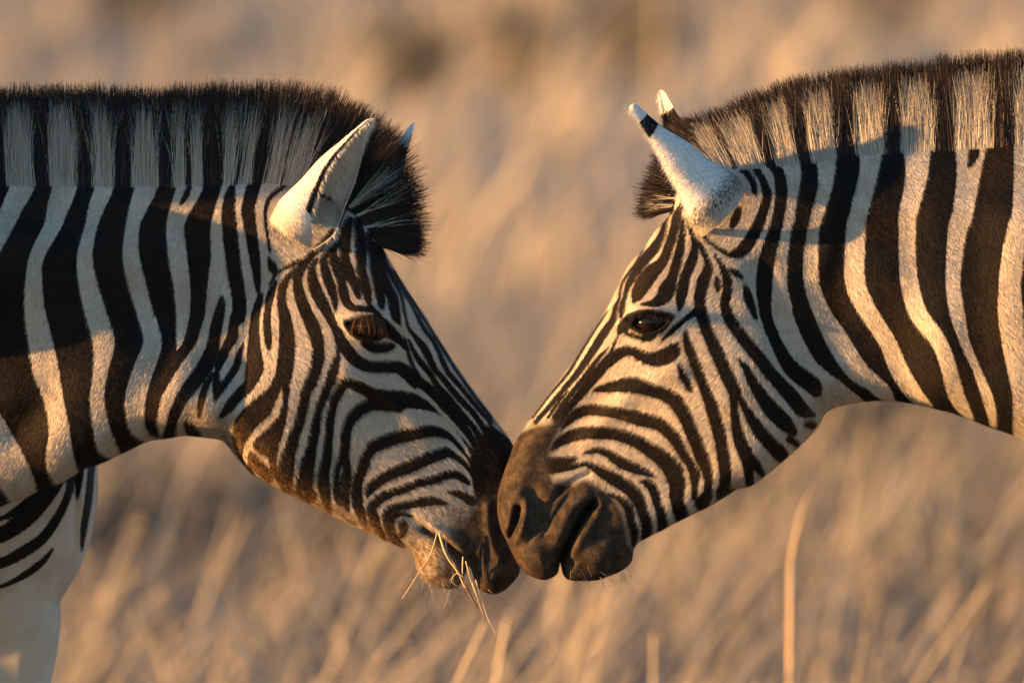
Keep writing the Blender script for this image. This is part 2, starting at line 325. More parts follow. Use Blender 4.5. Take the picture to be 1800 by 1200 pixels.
# markings: ('d' dark / 'w' pale stroke of (u, v, width)) or ('D' dark polygon), painted in order
L_MARK = [
('D',[(-600,100),(395,100),(392,300),(389,325),(376,365),(369,397),(370,450),(364,500),(360,550),(346,600),(311,650),(284,697),(276,740),(283,775),(283,900),(-600,1300)]),
('w',[(40,285,48),(38,325,44),(22,362,38),(8,397,36),(-8,430,34),(-27,470,34),(-45,520,34),(-55,600,36),(-55,660,40),(-42,700,50),(-18,750,60),(8,800,64),(30,845,62),(42,880,50)]),
('w',[(112,285,46),(113,325,45),(102,362,40),(93,397,32),(67,450,27),(62,500,31),(64,550,38),(73,600,45),(83,650,47),(95,697,36),(106,750,37),(106,800,50),(113,833,50),(124,846,24)]),
('w',[(176,285,38),(182,325,35),(170,362,30),(161,397,24),(151,450,29),(157,500,35),(170,550,38),(184,600,40),(179,650,27),(173,697,27),(180,750,30),(189,783,35),(206,801,14)]),
('w',[(255,285,44),(256,325,42),(243,362,33),(233,397,26),(231,450,31),(242,500,33),(256,550,31),(269,600,34),(253,650,38),(240,697,38),(241,745,31),(255,766,20),(278,773,7)]),
('w',[(332,285,50),(333,325,48),(318,362,38),(308,397,33),(313,450,34),(320,500,31),(322,550,25),(317,595,15),(312,614,2)]),
('w',[(-150,300,40),(-170,420,34),(-180,560,36),(-190,720,40),(-160,860,50),(-140,960,40)]),('w',[(-270,300,44),(-290,460,40),(-300,640,40),(-290,820,50),(-280,1000,50)]),
('d',[(335,322,4),(328,338,8),(319,356,4)]),
('d',[(390,519,3),(388,539,13),(380,577,17),(374,610,18),(362,640,24),(343,668,22),(324,695,18),(311,720,15),(302,750,14),(298,768,20)]),
('d',[(411,316,3),(405,340,14),(402,380,21),(411,464,22),(421,530,20),(416,567,22),(409,590,17),(398,610,13),(387,636,13),(382,652,6),(382,674,11),(380,698,6)]),
('d',[(428,598,2),(422,617,8),(416,642,10),(403,664,11),(391,680,9),(380,700,5)]),
('d',[(453,300,20),(445,325,19),(436,362,19),(437,380,19),(443,420,16),(448,455,14),(452,492,9),(454,511,5),(458,518,8),(450,549,12),(447,580,14),(447,617,21),(448,646,27),(441,674,20),(424,692,20),(406,711,16),(390,730,6)]),
('d',[(472,452,4),(479,468,12),(484,481,4)]),('d',[(474,440,3),(468,400,4),(466,370,4),(474,345,6),(498,325,5)]),
('d',[(483,482,4),(474,500,3)]),('d',[(488,477,4),(512,464,6),(532,455,5),(560,440,3)]),
('d',[(485,495,4),(476,515,10),(470,549,9),(470,577,11),(472,600,9),(473,615,2)]),
('d',[(522,468,3),(507,485,8),(497,502,11),(495,530,12),(501,558,17),(504,590,23),(503,627,25),(499,655,25),(492,674,27),(470,698,34),(452,720,42),(436,742,40),(424,765,28),(422,786,16),(430,808,14),(440,826,8)]),
('d',[(504,683,9),(502,711,9),(494,739,15),(477,758,38),(466,775,40),(478,790,22),(486,810,18),(494,830,10)]),

('d',[(434,792,10),(452,815,18),(470,838,14)]),('d',[(480,822,12),(502,852,16)]),('d',[(545,870,16),(520,862,10)]),
('d',[(583,404,6),(566,427,9),(540,455,11),(527,474,13),(522,492,13),(527,520,15),(538,549,18),(551,577,20),(558,604,18),(558,632,18),(549,664,18),(540,685,17),(535,707,17),(529,726,17),(520,752,17),(512,777,19),(507,806,22),(503,830,22),(500,852,16),(500,868,10)]),
('d',[(558,453,3),(548,470,9),(549,492,15),(555,511,18),(565,530,17),(577,552,14),(587,573,11),(596,592,14),(594,617,5),(590,636,12),(583,659,14),(574,681,13),(565,706,13),(557,730,13),(553,758,15),(547,786,17),(542,805,20),(538,825,22),(533,850,26),(538,872,22)]),
('d',[(594,588,12),(603,604,17),(620,627,18),(644,642,17),(676,643,17),(699,644,18),(716,655,20),(732,670,20),(749,683,18),(766,698,18),(781,715,17),(800,736,16),(817,758,14),(832,784,14)]),
('d',[(830,801,12),(817,782,14),(800,764,16),(781,745,20),(762,726,22),(744,713,25),(719,706,31),(691,703,33),(657,692,18),(635,681,16),(614,672,14),(603,676,14),(592,692,13),(583,715,13),(579,739,13),(577,767,12),(573,802,14),(568,831,17),(568,855,18),(571,876,14),(576,896,8)]),
('d',[(690,706,28),(659,709,18),(645,712,18),(629,721,18),(614,739,16),(607,760,15),(606,780,13),(603,800,14),(609,818,10),(607,840,14),(604,862,15),(606,881,12),(610,896,4)]),
('d',[(603,798,10),(594,816,9),(589,844,9),(591,872,9),(595,887,5)]),
('d',[(827,818,6),(814,794,9),(798,779,12),(780,765,16),(762,757,18),(735,761,20),(699,767,20),(672,776,20),(654,785,19),(643,801,16),(636,821,16),(627,846,16),(626,871,16),(630,896,14),(640,918,7)]),
('d',[(830,830,8),(816,810,12),(798,797,14),(783,794,16),(762,801,18),(740,810,18),(715,821,18),(690,830,17),(668,842,16),(650,857,15),(645,870,6)]),
('d',[(822,848,6),(805,835,11),(789,833,12),(762,842,12),(735,848,12),(708,859,12),(681,868,13),(661,880,14),(652,893,14),(657,914,14),(666,934,10),(673,947,4)]),
('d',[(784,884,4),(762,880,12),(744,881,14),(717,886,12),(690,892,12),(679,902,12),(681,923,12),(690,943,14),(703,960,8)]),
('w',[(735,686,12),(758,705,9),(781,730,9),(800,750,8),(817,770,7),(829,786,3)]),('w',[(718,729,28),(762,735,24),(785,748,15),(803,767,11),(819,790,8),(828,812,3)]),('w',[(718,786,22),(762,775,18),(785,778,14),(798,788,11),(814,803,7),(823,816,3)]),
('d',[(787,863,3),(810,869,11),(830,881,13)]),
('d',[(724,907,3),(708,903,5),(695,905,9),(687,915,8),(690,930,5)]),('d',[(706,920,12),(708,930,12),(704,942,7)]),
('d',[(603,397,7),(594,425,7),(574,444,8),(568,459,11),(573,483,14),(582,507,13),(588,530,9),(590,548,2)]),
('d',[(607,390,6),(601,417,8),(588,438,5),(585,446,9),(589,464,14),(597,485,12),(603,511,13),(609,530,12),(620,540,9),(641,542,8),(654,545,7),(667,552,4)]),
('d',[(613,385,9),(607,427,13),(605,455,14),(612,477,15),(622,496,13),(628,515,9),(631,525,2)]),
('d',[(627,385,10),(633,427,17),(634,455,15),(635,477,13),(641,500,14),(646,521,11),(648,534,6),(656,543,4)]),
('d',[(647,410,8),(654,451,10),(657,474,11),(663,500,13),(668,522,13),(670,538,8)]),
('d',[(662,430,12),(671,474,10),(680,502,12),(689,522,15),(692,539,15),(695,554,12),(702,568,3)]),
('n',[(668,440,10),(676,462,10),(687,485,9),(699,507,7),(706,526,6),(710,549,5),(716,573,6),(725,586,7),(740,604,13),(751,623,14),(762,646,11),(776,662,10),(791,681,11),(809,702,11),(828,722,10),(845,745,10),(856,764,10)]),
('n',[(710,593,6),(716,614,6),(721,634,7),(732,655,7),(748,676,4)]),
('n',[(717,596,4),(729,621,9),(742,640,11),(755,655,10),(766,674,10),(785,696,12),(804,719,12),(819,736,11),(834,754,10),(843,775,10)]),
('n',[(684,470,4),(697,494,4),(719,530,5),(729,549,6),(745,578,8),(761,599,8),(772,623,9),(785,651,9),(804,674,9),(822,696,8),(841,719,8),(862,742,8)]),
('n',[(690,475,8),(710,507,8),(729,536,6),(747,565,5),(776,610,6),(794,640,6),(817,674,6),(841,707,6),(862,733,7)]),
('d',[(375,655,5),(362,680,9),(355,705,9),(352,730,4)]),('d',[(328,742,5),(337,755,17),(346,766,14)]),
('d',[(606,566,6),(622,585,9),(645,593,9),(668,590,9),(684,580,9)]),('d',[(606,562,4),(618,570,14),(640,573,34),(662,573,34),(678,577,22),(692,588,15),(706,602,8),(712,612,4)]),
('w',[(474,625,22),(474,646,21),(465,672,22),(446,692,15),(427,710,15),(411,730,13),(404,750,9)]),('w',[(495,678,3),(493,697,9),(487,715,13),(478,733,14),(457,753,15),(438,777,12),(430,800,12),(432,815,6)]),('w',[(517,690,19),(515,711,18),(511,735,16),(503,758,11),(496,780,11),(489,805,7),(486,820,4)]),('w',[(552,690,13),(545,726,13),(538,752,13),(529,780,12),(522,805,11),(520,828,9),(515,850,5)]),('w',[(576,706,9),(568,730,9),(566,758,10),(561,786,11),(558,805,10),(555,828,8),(552,850,4)]),('w',[(428,575,18),(424,595,12),(412,617,11),(402,636,13),(392,652,9)]),('w',[(431,617,8),(428,642,10),(420,662,16),(405,682,14),(392,702,13),(386,720,9)]),
('D',[(824,806),(836,776),(858,744),(903,778),(925,850),(920,900),(850,905),(838,885),(832,858),(827,832)]),  # nose bridge: black coat, with its shade put into the colour too
('d',[(636,601,6),(650,608,12),(668,610,14),(684,608,12),(692,606,5)]),
]
R_MARK = [
('D',[(1395,100),(1400,240),(1410,305),(1402,350),(1391,400),(1385,450),(1384,500),(1397,562),(1413,600),(1437,637),(1465,658),(1495,682),(1515,698),(1535,720),(1535,1000),(2600,1300),(2600,100)]),
('w',[(1372,250,30),(1383,290,32),(1394,312,28),(1392,345,20),(1389,377,17),(1382,400,19),(1372,450,25),(1370,500,29),(1371,530,32),(1377,562,40),(1392,600,42),(1410,630,38),(1435,662,32),(1455,690,30),(1470,705,22)]),
('w',[(1450,250,38),(1453,290,34),(1450,330,26),(1436,377,23),(1430,400,22),(1425,450,28),(1427,500,29),(1446,550,32),(1474,600,42),(1503,645,40),(1530,667,32),(1553,687,30),(1567,705,18)]),
('w',[(1532,250,48),(1528,300,35),(1508,377,33),(1504,400,35),(1502,450,37),(1504,500,37),(1528,550,33),(1560,600,31),(1580,647,34),(1605,687,30),(1629,714,22)]),
('w',[(1612,240,54),(1612,305,41),(1595,377,33),(1594,400,32),(1594,450,31),(1598,500,33),(1613,550,33),(1649,600,29),(1666,647,29),(1677,687,30),(1690,712,25),(1706,733,12)]),
('w',[(1708,235,64),(1703,305,43),(1690,377,38),(1682,400,35),(1676,450,30),(1673,500,27),(1680,550,28),(1693,600,19),(1714,647,17),(1730,687,20),(1738,712,20),(1746,744,13)]),
('w',[(1808,230,52),(1800,305,38),(1794,377,38),(1785,400,36),(1777,450,40),(1771,500,39),(1772,550,45),(1777,600,41),(1785,647,38),(1795,690,40),(1802,750,46),(1815,785,46)]),
('w',[(1925,230,60),(1905,380,48),(1890,520,50),(1895,650,45),(1925,800,50)]),('w',[(2035,230,60),(2015,380,50),(2005,520,52),(2010,650,48),(2045,850,50)]),
('d',[(1715,252,6),(1713,268,15),(1707,284,8),(1703,292,2)]),
('d',[(1352,285,10),(1366,298,14),(1372,315,16),(1373,350,16),(1363,400,18),(1349,450,23),(1343,500,24),(1345,540,18),(1349,562,16),(1364,600,17),(1384,637,22),(1402,655,26),(1428,675,26),(1437,690,12)]),
('d',[(1306,298,8),(1314,303,9),(1324,320,9),(1327,338,6)]),
('d',[(1322,288,8),(1332,300,9),(1342,317,10),(1349,342,12),(1344,362,13),(1338,380,14),(1330,400,16),(1315,427,18),(1300,442,16),(1282,445,9),(1265,437,5),(1245,422,4),(1232,405,3)]),
('d',[(1300,366,8),(1295,380,12),(1288,396,8)]),
('d',[(1257,447,3),(1270,467,8),(1279,490,12),(1279,512,13),(1275,530,13),(1282,557,17),(1300,585,17),(1320,610,19),(1336,630,18),(1352,652,18),(1375,677,20),(1395,700,22),(1412,720,20),(1431,728,6)]),
('d',[(1418,744,8),(1430,745,12)]),
('d',[(1282,471,4),(1295,479,9),(1306,487,3)]),('d',[(1310,500,5),(1315,520,12),(1322,540,10),(1329,558,4)]),('d',[(1261,486,5),(1262,500,9),(1262,510,4)]),
('d',[(1220,413,3),(1232,432,6),(1244,458,9),(1245,475,14),(1236,497,18),(1231,520,16),(1232,540,17),(1237,562,18),(1248,590,18),(1260,617,19),(1270,640,20),(1282,667,20),(1292,688,19),(1290,707,10),(1293,735,12),(1300,770,18),(1312,797,20),(1316,820,14),(1321,848,12)]),
('d',[(1293,685,12),(1305,705,9),(1320,732,14),(1335,755,19),(1352,775,20),(1372,795,22),(1380,802,16)]),('d',[(1314,795,14),(1327,812,15),(1342,832,9)]),
('d',[(1226,545,10),(1205,560,7),(1185,577,7),(1164,597,3)]),
('d',[(1206,583,6),(1209,603,12),(1222,638,14),(1235,670,15),(1247,700,17),(1256,727,19),(1265,760,19),(1272,795,18),(1276,825,18),(1277,848,16),(1274,868,22),(1290,862,8)]),
('d',[(1194,641,5),(1202,660,10),(1212,680,9),(1216,688,2)]),
('d',[(1297,629,3),(1310,645,9),(1322,667,14),(1340,697,20),(1360,722,24),(1380,742,23),(1396,758,10)]),('d',[(1388,770,10),(1404,780,8)]),
('d',[(982,742,13),(990,727,11),(1005,710,11),(1025,687,12),(1045,662,14),(1062,642,15),(1076,629,16),(1095,617,15),(1110,615,13),(1130,625,16),(1150,630,21),(1170,625,25),(1184,616,22),(1191,605,6)]),
('d',[(1045,686,3),(1062,681,11),(1087,677,18),(1117,675,25),(1145,684,20),(1172,693,20),(1190,707,22),(1205,730,21),(1215,755,20),(1226,780,20),(1236,805,20),(1245,830,14),(1247,850,12),(1245,870,14),(1236,884,22)]),
('d',[(988,752,3),(1007,732,12),(1030,720,16),(1062,721,16),(1095,727,17),(1125,735,22),(1155,742,20),(1176,757,19),(1190,775,17),(1202,795,14),(1215,817,12),(1222,832,15),(1223,852,10),(1222,874,8)]),
('d',[(970,790,4),(990,772,14),(1020,761,18),(1055,759,19),(1087,763,18),(1120,775,19),(1148,792,23),(1172,810,27),(1186,830,30),(1192,852,25),(1191,872,22),(1196,892,22),(1203,912,20)]),
('d',[(1029,795,4),(1050,791,9),(1070,796,12),(1090,810,16),(1112,820,16),(1137,830,10),(1153,837,3)]),
('d',[(1126,844,4),(1142,850,12),(1152,865,14),(1156,882,12),(1164,902,14),(1168,928,16)]),
('d',[(960,812,12),(985,811,15),(1012,805,6)]),('d',[(965,826,10),(1000,821,9),(1027,815,6),(1040,818,10),(1057,827,16),(1082,842,20),(1106,857,20),(1122,875,20),(1132,900,16),(1139,922,16),(1138,944,14)]),
('d',[(1070,866,5),(1092,877,10),(1105,892,12),(1111,915,12),(1117,937,12),(1116,958,6)]),
('d',[(1201,355,4),(1192,377,12),(1186,405,13),(1177,432,13),(1165,460,14),(1147,477,22),(1132,497,24),(1121,517,17),(1114,530,3)]),
('d',[(1201,381,4),(1201,407,8),(1197,435,12),(1190,462,13),(1182,488,14),(1174,507,24),(1166,522,20),(1150,532,11),(1129,534,3)]),
('d',[(1210,385,6),(1214,402,5),(1222,430,9),(1217,457,14),(1205,487,14),(1199,515,16),(1196,535,10),(1194,545,2)]),
('d',[(1174,380,6),(1165,412,10),(1152,435,14),(1135,455,14),(1120,475,12),(1107,497,9),(1099,522,6),(1095,540,9),(1092,556,4)]),
('n',[(1142,415,4),(1125,452,4),(1097,493,5),(1090,522,5),(1083,540,9),(1079,560,12),(1062,586,15),(1040,620,14),(1020,650,12),(995,680,10),(970,710,9),(942,742,8)]),
('n',[(1070,545,3),(1050,575,4),(1025,615,5),(1000,655,6),(967,695,4),(937,735,4)]),
('n',[(1087,590,4),(1075,617,5),(1064,634,6)]),('n',[(1070,610,3),(1050,632,8),(1030,660,10),(1010,685,9),(990,710,9),(974,734,7)]),('n',[(1000,685,3),(982,707,6),(964,734,5)]),
('d',[(1088,585,4),(1096,574,15),(1104,563,15),(1118,553,11),(1140,548,8),(1165,552,9),(1184,556,6)]),('d',[(1102,584,7),(1120,591,5),(1137,594,8),(1152,591,4)]),('d',[(1112,560,10),(1140,566,24),(1160,562,12)]),('d',[(1106,571,7),(1126,582,6),(1145,586,5),(1165,577,5),(1177,561,6)]),
]
C_MARK = [('d',[(171,826,5),(169,880,6),(162,930,4)]),('d',[(157,800,8),(157,821,8),(152,881,9),(144,930,8),(139,971,2)]),('d',[(137,800,12),(137,829,12),(135,855,9),(134,881,2)]),
('d',[(127,810,9),(124,840,9),(116,877,10),(97,915,12),(75,945,14),(45,967,16),(0,990,14),(-80,1010,14)]),('d',[(110,830,14),(97,855,15),(75,881,22),(45,911,26),(0,941,22),(-80,965,20)]),
('d',[(70,860,8),(56,874,9),(30,896,10),(0,911,6),(-80,925,10)]),('d',[(92,964,3),(75,986,8),(45,1009,9),(0,1031,5),(-80,1050,4)]),('d',[(60,830,14),(0,870,14),(-80,890,16)])]
L_NOSE = [(842,868),(870,862),(905,850),(930,850),(930,1060),(840,1060),(822,1000),(800,972),(780,950),(796,928),(820,900),(832,885)]
R_NOSE = [(900,762),(942,744),(966,741),(988,734),(988,752),(976,778),(970,800),(966,825),(976,845),(1005,848),(1030,842),(1055,852),(1085,878),(1098,900),(1104,930),(1108,955),(1122,970),(1122,1040),(850,1050),(850,800)]
L_TAN = [([(400,770),(425,812),(470,845),(540,880),(600,905),(660,935),(710,955)],22,0.9),([(735,980),(760,1010),(800,1020)],56,0.9),([(745,945),(780,975)],40,0.8),([(430,780),(520,850),(590,880)],40,0.3),([(350,720),(390,760)],40,0.35),([(450,790),(470,825)],36,0.6),([(800,900),(810,925)],36,0.6)]
R_TAN = [([(1100,727)],16,0.5),([(1300,858),(1250,880)],12,0.4),([(1470,690),(1430,735)],30,0.35),([(1000,850),(1050,860)],14,0.4)]

# ------------------------------------------------------------------ ground, grass, shrubs
def ground_z(x, y):
    x = np.asarray(x, float); y = np.asarray(y, float)
    up = np.maximum(y - 2.0, 0)
    rise = 0.105 * np.where(up < 6, up * up / 12, up - 3)
    roll = 0.10 * np.sin(x * 0.31 + y * 0.17) * np.sin(y * 0.23 - x * 0.11 + 1.0) * np.clip(up / 8, 0, 1)
    far = np.clip((y - 60) / 100, 0, 1) * 4 * np.sin(x * 0.013 + 0.6)
    return rise + roll + far

M = NT("savanna_soil")
a = M.noise(0.35, 4, 0.6); b = M.noise(3.0, 5, 0.7)
c = M.mix(M.smooth(a, 0.38, 0.62), (0.41, 0.33, 0.225), (0.33, 0.27, 0.19))
c = M.mix(M.math('MULTIPLY', M.smooth(b, 0.45, 0.7), 0.6), c, (0.17, 0.125, 0.09))
M.link(c, M.b.inputs["Base Color"]); M.b.inputs["Roughness"].default_value = 0.95
M.bump(M.noise(9, 5, 0.7), 0.6, 0.06); MAT_SOIL = M.m
gx = np.concatenate([-np.geomspace(300, 12, 24), np.linspace(-11, 11, 45), np.geomspace(12, 300, 24)])
gy = np.concatenate([np.linspace(-60, -4, 15), np.linspace(-3, 70, 120), np.geomspace(72, 420, 30)])
GX, GY = np.meshgrid(gx, gy, indexing='ij')
n0, n1 = GX.shape
ii = (np.arange(n0 - 1)[:, None] * n1 + np.arange(n1 - 1)[None]).ravel()
tag(mesh_object("ground", np.stack([GX, GY, ground_z(GX, GY)], -1).reshape(-1, 3), np.stack([ii, ii + n1, ii + n1 + 1, ii + 1], 1), MAT_SOIL), kind="structure")

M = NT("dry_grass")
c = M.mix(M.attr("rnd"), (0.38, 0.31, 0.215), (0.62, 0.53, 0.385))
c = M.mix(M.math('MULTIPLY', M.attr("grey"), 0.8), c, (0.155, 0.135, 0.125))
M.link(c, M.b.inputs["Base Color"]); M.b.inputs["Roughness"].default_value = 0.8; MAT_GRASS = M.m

def grass_field():
    n = 11000
    y = np.concatenate([rng.uniform(1.2, 16, 6500), 16 + 55 * rng.random(n - 6500) ** 1.2])
    x = rng.uniform(-1, 1, n) * (4.0 + 0.13 * np.maximum(y, 0))
    # a few near the animals' hooves and in front of them, short
    ny = 900; y = np.concatenate([y, rng.uniform(-8, 1.2, ny)]); x = np.concatenate([x, rng.uniform(-4, 4, ny)])
    clump = 0.5 + 0.5 * np.sin(x * 2.3 + np.sin(y * 1.1)) * np.sin(y * 0.9 + 0.7 * np.sin(x * 1.7))
    keep = rng.random(len(x)) < 0.35 + 0.75 * clump
    x, y, clump = x[keep], y[keep], clump[keep]
    hgt = np.where(y < 1.2, 0.28, 0.30 + 0.28 * rng.random(len(x)) + 0.12 * clump)
    k = np.where(y < 16, 15, 8)
    tid = np.repeat(np.arange(len(x)), k); m = len(tid)
    ang = rng.uniform(0, 2 * math.pi, m); spread = rng.random(m)
    r0 = 0.10 * rng.random(m)
    rx = x[tid] + r0 * np.cos(ang); ry = y[tid] + r0 * np.sin(ang)
    root = np.stack([rx, ry, ground_z(rx, ry) - 0.02], 1)
    d = np.stack([np.cos(ang) * spread * 0.55 + 0.16, np.sin(ang) * spread * 0.55, np.ones(m)], 1)
    L = hgt[tid] * rng.uniform(0.5, 1.15, m)
    bend = np.stack([np.cos(ang) * 0.12 + 0.07, np.sin(ang) * 0.12, -0.06 * np.ones(m)], 1) * (L / 0.5)[:, None]
    w = rng.uniform(0.004, 0.009, m) * np.where(y[tid] > 16, 2.0, 1)
    V, Q, sid, ff = ribbons(root, d, L, w, 3, bend, 0.3)
    rn = rng.random(m) * 0.7 + 0.3 * rng.random(len(x))[tid]; gr = np.clip(rng.random(len(x))[tid] ** 2.2 + .75 * np.clip((15 - y[tid]) / 5, 0, 1) * (1.25 - clump[tid]), 0, 1)  # random grey, plus shade of the near slope put into the colour
    # paler flowering stalks, tallest close behind the zebras, leaning with the wind
    mt = 700; ty = rng.uniform(2.2, 12, mt); tx = rng.uniform(-1, 1, mt) * (1.6 + .13 * ty)
    d2 = np.stack([rng.normal(.28, .22, mt), rng.normal(0, .2, mt), np.ones(mt)], 1); L2 = rng.uniform(.45, .78, mt)
    V2, Q2, s2, _ = ribbons(np.stack([tx, ty, ground_z(tx, ty) - .02], 1), d2, L2, rng.uniform(.004, .009, mt), 4, np.stack([.16 * L2 * rng.random(mt), 0 * L2, -.05 * L2], 1), .4)
    Q = np.concatenate([Q, Q2 + len(V)]); V = np.concatenate([V, V2]); sid = np.concatenate([sid, s2 + m])
    rn = np.concatenate([rn, .35 + .5 * rng.random(mt)]); gr = np.concatenate([gr, 0 * ty])
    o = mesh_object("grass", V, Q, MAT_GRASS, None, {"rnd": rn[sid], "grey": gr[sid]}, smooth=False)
    tag(o, "dry golden savanna grass covering the slope behind the zebras", "grass", kind="stuff")
grass_field()

M = NT("shrub_leaf")
M.link(M.mix(M.attr("rnd"), (0.075, 0.075, 0.062), (0.15, 0.135, 0.10)), M.b.inputs["Base Color"]); M.b.inputs["Roughness"].default_value = 0.8; MAT_SHRUB = M.m
M = NT("shrub_twig"); M.link(M.mix(M.noise(30), (0.07, 0.05, 0.035), (0.14, 0.10, 0.07)), M.b.inputs["Base Color"]); MAT_TWIG = M.m
SHRUBS = [(-0.12, 8.6, .36, "squat shrub in the grass straight below the stalks in the mouth"), (1.0, 8.4, .36, "squat dark shrub in the grass right of the tall pale stalk"),
          (-1.02, 9.6, .46, "low dark shrub in the grass right of the left zebra's foreleg"), (0.82, 11.6, .50, "dark shrub in the grass beside the tall pale stalk"),
          (0.56, 9.2, .46, "small dusky shrub low in the grass between muzzles and pale stalk"), (-0.55, 9.8, .44, "small dark shrub in the grass under the left zebra's jaw"),
          (1.30, 10.4, .42, "short sooty shrub in the grass under the right zebra's neck"), (0.08, 26, .40, "dim shrub high on the slope above the touching muzzles"),
          (0.52, 26.6, .45, "grey green shrub high on the slope by the right zebra's ear tips"), (-0.42, 25.8, .34, "dim shrub high on the slope by the left zebra's far ear"),
          (1.65, 29, .45, "dusky shrub high on the slope above the right zebra's mane"), (-1.7, 30, .45, "dusky shrub high on the slope over the left zebra's mane")]
for k, (sx, sy, r, lab) in enumerate(SHRUBS):
    root = bpy.data.objects.new("shrub", None); col.objects.link(root)
    root.location = (sx, sy, float(ground_z(sx, sy)) - 0.02)
    tag(root, lab, "shrub", "shrubs scattered over the slope")
    ns = 26; an = rng.uniform(0, 6.28, ns); sp = rng.random(ns) ** 0.6
    d = np.stack([np.cos(an) * sp, np.sin(an) * sp, 0.75 + 0.5 * rng.random(ns)], 1)
    V, Q, sid, ff = ribbons(np.zeros((ns, 3)), d, r * rng.uniform(0.7, 1.05, ns), np.full(ns, 0.012), 3)
    mesh_object("stem", V, Q, MAT_TWIG, root)
    nl = 1400; st = rng.integers(0, ns, nl); f = rng.uniform(0.3, 1.0, nl)
    dn = d / np.linalg.norm(d, axis=1, keepdims=True)
    p = dn[st] * (r * f)[:, None] + rng.normal(0, 0.05 * r / 0.4, (nl, 3)); p[:, 2] = np.abs(p[:, 2])
    V, Q, sid, ff = ribbons(p, rng.normal(size=(nl, 3)), np.full(nl, 0.035), np.full(nl, 0.014), 2, None, 0.4)
    tag(mesh_object("foliage", V, Q, MAT_SHRUB, root, {"rnd": rng.random(nl)[sid]}), kind="stuff")

# ------------------------------------------------------------------ zebras
def inflate(out, thk, rel, eye, u0, u1, v0, v1, st, sigma=46):
    """squared half-thickness field (pixels^2) of a head and neck, from its side outline and thickness controls"""
    U, V = np.meshgrid(np.arange(u0, u1, st, dtype=np.float32), np.arange(v0, v1, st, dtype=np.float32), indexing='ij')
    d = poly_sdf(catmull(np.vstack([out, out[:1]]), 3)[:-1], U, V)
    T, W = nw_field(thk, U, V, sigma)
    q = np.minimum(d / W, 1.0)
    H2 = T * T * (2 * q - q * q)
    h = np.sqrt(np.maximum(H2, 0)); dh = np.zeros_like(h)
    for pts, w, amp in rel:
        p = [(a, b, 0) for a, b in pts]
        if len(p) == 1: D = np.hypot(U - p[0][0], V - p[0][1])
        else: D = stroke_dist(p, U, V, w * 3)
        dh += amp * np.exp(-(D / w) ** 2)
    if eye is not None:
        e = poly_sdf(catmull(np.vstack([eye, eye[:1]]), 4)[:-1], U, V)
        dh += 5.0 * np.exp(-((e + 4) / 5.0) ** 2) - 15.0 * np.clip(e / 3 + 0.3, 0, 1)
    fade = np.clip(d / 12, 0, 1)
    h2 = np.maximum(h + dh * fade, 0.3 * h)
    return np.where(d > 0, h2 * h2, H2), U, V

def paint(marks, U, V):
    s = np.full(U.shape, -20.0, np.float32)
    for kind, pts in marks:
        if kind == 'D': s = np.maximum(s, np.clip(poly_sdf(pts, U, V), -20, 20))
        elif kind in 'dn':
            p = np.array(pts, float)
            p[:, 2] += -1.6 if kind == 'n' else np.clip(p[:, 2] / 4 - .6, -.5, 3.0)
            s = np.maximum(s, -stroke_dist(p, U, V))
        else: s = np.minimum(s, stroke_dist(pts, U, V))
    return np.clip(s, -20, 20)

def soft_strokes(lst, U, V):
    t = np.zeros(U.shape, np.float32)
    for pts, w, amp in lst:
        p = [(a, b, 0) for a, b in pts]
        D = np.hypot(U - p[0][0], V - p[0][1]) if len(p) == 1 else stroke_dist(p, U, V, w * 2)
        t = np.maximum(t, amp * np.exp(-(D / w) ** 2))
    return t

def box_field(u0, u1, v0, v1, ypx, vox, H2, gu0, gv0, gst, y0):
    """mesh of |y - y0| < h over a side field"""
    us = np.arange(u0, u1, vox); vs = np.arange(v1, v0, -vox); ys = np.arange(-ypx, ypx + vox, vox)
    A = sample(H2, gu0, gv0, gst, us[:, None] + 0 * vs[None], 0 * us[:, None] + vs[None])
    F = A[:, None, :].astype(np.float32) - (ys ** 2).astype(np.float32)[None, :, None]
    P, Q = surface_nets(F, (0, 0, 0), 1.0)
    u = us[0] + P[:, 0] * vox; yp = ys[0] + P[:, 1] * vox; v = vs[0] - P[:, 2] * vox
    return u, v, yp, Q

def capsule_body(caps, vox, k=0.05):
    """smooth union of tapering capsules -> verts, quads"""
    c = np.array([(*a, *b, ra, rb) for a, b, ra, rb in caps], np.float32)
    lo = np.minimum(c[:, :3] - c[:, 6:7], c[:, 3:6] - c[:, 7:8]).min(0) - 0.06; hi = np.maximum(c[:, :3] + c[:, 6:7], c[:, 3:6] + c[:, 7:8]).max(0) + 0.06
    n = np.ceil((hi - lo) / vox).astype(int) + 1
    X, Y, Z = np.meshgrid(*[lo[i] + vox * np.arange(n[i], dtype=np.float32) for i in range(3)], indexing='ij')
    F = np.full(X.shape, 1.0, np.float32)
    for row in c:
        a, b, ra, rb = row[:3], row[3:6], row[6], row[7]
        m = max(ra, rb) + 0.16
        sl_ = tuple(slice(max(int((min(a[i], b[i]) - m - lo[i]) / vox), 0), int((max(a[i], b[i]) + m - lo[i]) / vox) + 2) for i in range(3))
        x, y, z = X[sl_], Y[sl_], Z[sl_]; e = b - a
        t = np.clip(((x - a[0]) * e[0] + (y - a[1]) * e[1] + (z - a[2]) * e[2]) / (e @ e + 1e-9), 0, 1)
        D = np.sqrt((x - a[0] - e[0] * t) ** 2 + (y - a[1] - e[1] * t) ** 2 + (z - a[2] - e[2] * t) ** 2) - (ra + (rb - ra) * t)
        f = F[sl_]; h = np.clip(0.5 + 0.5 * (f - D) / k, 0, 1)
        F[sl_] = f * (1 - h) + D * h - k * h * (1 - h)
    return surface_nets(-F, lo, vox)

